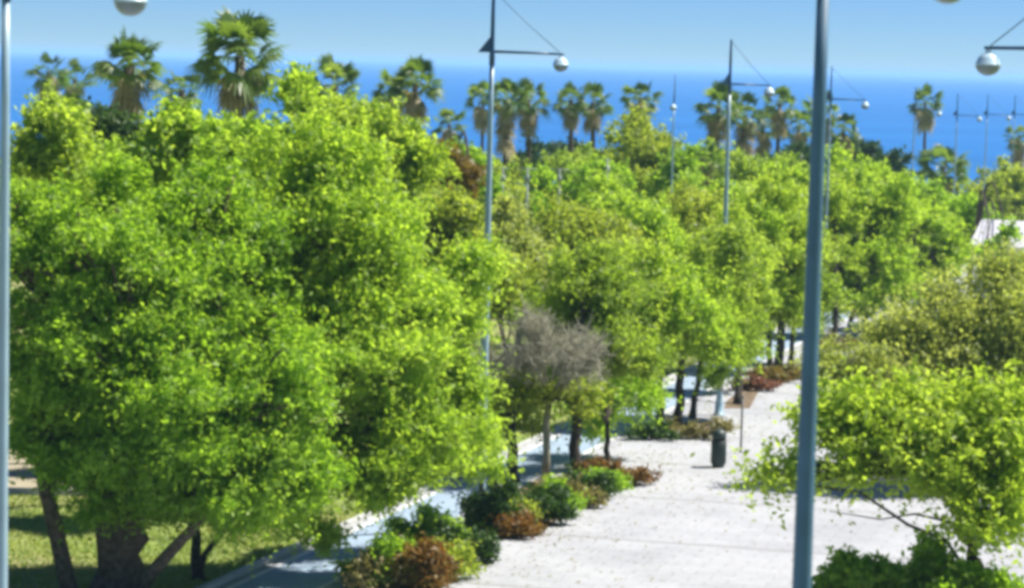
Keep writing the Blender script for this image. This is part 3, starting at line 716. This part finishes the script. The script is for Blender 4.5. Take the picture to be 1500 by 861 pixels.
g = gnd(1052, 684)
root = empty('litter_bin', g, 'dark green round topped litter bin standing alone on the pale promenade', 'litter bin')
mb = MB(); mb.lathe([(0, 0), (.155, 0), (.16, .05), (.15, .07)], 28); mb.build('foot', M['bin'], root)
mb = MB(); mb.lathe([(.15, .06), (.185, .08), (.195, .12), (.195, .70), (.19, .715), (.17, .715), (.17, .68), (0, .66)], 32); bd = mb.build('body', M['bin'], root)
mb = MB()
for k in range(20):
    a = 2*math.pi*k/20; mb.tube([(.197*math.cos(a), .197*math.sin(a), .13), (.197*math.cos(a), .197*math.sin(a), .69)], [.009, .009], 6)
mb.build('ribs', M['bin'], bd)
mb = MB(); mb.lathe([(.183, .70), (.183, .85)], 28); mb.build('mouth_shade_band', M['black'], root)  # closed black band painting in the shade of the bin mouth
mb = MB(); mb.lathe([(.19, .80), (.195, .82), (.19, .88), (.165, .945), (.12, .995), (.06, 1.02), (0, 1.025)], 32); mb.build('hood', M['bin'], root)

g = gnd(1253, 509)
root = empty('wheeled_bin', g, 'dark blue bin under the trees right of the near blue pole', 'bin')
mb = MB(); a_, b_ = .24, .30
mb.add([(-a_,-a_,.06),(a_,-a_,.06),(a_,a_,.06),(-a_,a_,.06),(-b_,-b_,.92),(b_,-b_,.92),(b_,b_,.92),(-b_,b_,.92)], [(0,3,2,1),(4,5,6,7),(0,1,5,4),(1,2,6,5),(2,3,7,6),(3,0,4,7)]); mb.build('body', M['blue_bin'], root)
mb = MB()
prof = [(-.33, .925), (-.33, .96), (-.2, 1.03), (.0, 1.06), (.2, 1.03), (.33, .96), (.33, .925)]
mb.add([(-.32, y_, z) for y_, z in prof]+[(.32, y_, z) for y_, z in prof], [tuple(range(6, -1, -1)), tuple(range(7, 14))]+[(i, (i+1) % 7, (i+1) % 7+7, i+7) for i in range(7)]); mb.build('lid', M['blue_bin'], root)
for sx in (-.27, .27):
    mb = MB(); mb.tube([(sx-.03, .24, .1), (sx+.03, .24, .1)], [.1, .1], 16); mb.build('wheel', M['black'], root)

g = gnd(1085, 663)
root = empty('slim_post', g, 'slim grey post standing alone right of and behind the litter bin', 'post')
mb = MB(); mb.lathe([(0, -.05), (.032, -.05), (.03, 1.55), (0, 1.56)], 12); mb.build('shaft', M['grey_metal'], root)
mb = MB(); mb.lathe([(0, 1.545), (.042, 1.545), (.042, 1.59), (.02, 1.615), (0, 1.62)], 14); mb.build('cap', M['grey_metal'], root)

# thatched parasol by the beach
c = at(1268, 232, 232); base = Vector((c.x, c.y, gz(c.y))); h = c.z-base.z
root = empty('thatched_parasol', base, 'beige thatched parasol above the trees right of the near blue pole', 'parasol')
mb = MB(); mb.tube([(0, 0, -.1), (0, 0, h-.2)], [.09, .08], 10); mb.build('pole', M['bark'], root)
mb = MB(); mb.lathe([(0, h+.15), (.2, h+.05), (.75, h-.28), (1.15, h-.75), (1.2, h-1.0), (1.1, h-.9), (.7, h-.5), (0, h-.2)], 26); mb.build('thatch', M['thatch'], root)

# white house at the right edge
def house(label, px, py, y, w, dpt, hw, rz, wins, roofh):
    b0 = base_at(px, y); root = empty('white_house', b0, label, 'house', rz=rz)
    mb = MB(); t = .0
    mb.box((-w/2, -dpt/2, -.4), (w/2, dpt/2, hw)); mb.build('wall', M['render_wall'], root)
    mb = MB(); e = .3
    A = [(-w/2-e, -dpt/2-e, hw+.003), (w/2+e, -dpt/2-e, hw+.003), (w/2+e, dpt/2+e, hw+.003), (-w/2-e, dpt/2+e, hw+.003), (-w/2-e, 0, hw+roofh), (w/2+e, 0, hw+roofh)]
    mb.add(A, [(0,3,2,1), (0,1,5,4), (2,3,4,5), (0,4,3), (1,2,5)]); rf = mb.build('roof', M['roof'], root)
    for x0, z0, ww, hh in wins:
        mb = MB(); yf = -dpt/2
        mb.box((x0-.08, yf-.05, z0-.08), (x0+ww+.08, yf-.002, z0)); mb.box((x0-.08, yf-.05, z0+hh), (x0+ww+.08, yf-.002, z0+hh+.08))
        mb.box((x0-.08, yf-.05, z0+.001), (x0, yf-.002, z0+hh-.001)); mb.box((x0+ww, yf-.05, z0+.001), (x0+ww+.08, yf-.002, z0+hh-.001))
        mb.box((x0+ww/2-.03, yf-.04, z0+.001), (x0+ww/2+.03, yf-.006, z0+hh-.001))
        fr = mb.build('window', M['grey_metal'], root)
        mb = MB(); mb.box((x0+.001, yf-.03, z0+.001), (x0+ww-.001, yf-.004, z0+hh-.001)); mb.build('pane', M['glass'], fr)
    return root
house('white house with pale roof half hidden by trees at the right edge', 1500, 0, 122, 3.8, 4.2, 3.7, R(-24), [(-1.3, 1.6, .8, 1.1), (.5, 1.6, .8, 1.1), (-1.3, .2, .8, .9)], 1.1)
house('small white hut with a dark window glimpsed behind the grey green tree', 1366, 0, 122, 1.7, 1.6, 1.45, R(-15), [(-.1, .7, .55, .5)], .45)

# ------------------------------------------------------------------ air
mb = MB(); mb.box((-16500, -120, -14), (16500, 26500, 14.5))
hz = mb.build('haze', simple('haze_unused', (1, 1, 1)))
m = bpy.data.materials.new('haze_air'); m.use_nodes = True; nt = m.node_tree; nt.nodes.clear()
out = nt.nodes.new('ShaderNodeOutputMaterial'); pv = nt.nodes.new('ShaderNodeVolumePrincipled')
pv.inputs['Color'].default_value = (.46, .76, 1.0, 1); pv.inputs['Density'].default_value = .00019; pv.inputs['Anisotropy'].default_value = .0
nt.links.new(pv.outputs[0], out.inputs['Volume'])
hz.data.materials.clear(); hz.data.materials.append(m); tag(hz, kind='stuff')

# ------------------------------------------------------------------ light
SUN_EL = 56.0
to_sun = Vector((0.60, 0.18, 0)).normalized()*math.cos(R(SUN_EL)) + Vector((0, 0, math.sin(R(SUN_EL))))
sun = bpy.data.lights.new('sun', 'SUN'); sun.energy = 4.2; sun.angle = R(.53); sun.color = (1, .955, .88)
so = bpy.data.objects.new('sun', sun); col.objects.link(so); so.rotation_euler = to_sun.to_track_quat('Z', 'Y').to_euler()
so.location = (0, 0, 60)
w = bpy.data.worlds.new('World'); scene.world = w; w.use_nodes = True
nt = w.node_tree; bg = nt.nodes['Background']
sky = nt.nodes.new('ShaderNodeTexSky'); sky.sky_type = 'NISHITA'; sky.sun_disc = False
sky.sun_elevation = R(SUN_EL); sky.sun_rotation = math.atan2(to_sun.x, to_sun.y)
sky.altitude = 9600; sky.air_density = 2.0; sky.dust_density = .0; sky.ozone_density = 10.0
nt.links.new(sky.outputs[0], bg.inputs['Color']); bg.inputs['Strength'].default_value = .0535

scene.render.engine = 'CYCLES'
scene.cycles.use_denoising = True
scene.cycles.max_bounces = 12; scene.cycles.diffuse_bounces = 8; scene.cycles.transmission_bounces = 8
scene.cycles.volume_bounces = 1
scene.cycles.filter_width = 4.0
scene.view_settings.view_transform = 'Standard'; scene.view_settings.look = 'None'
scene.view_settings.exposure = 1.12; scene.view_settings.gamma = 1.0
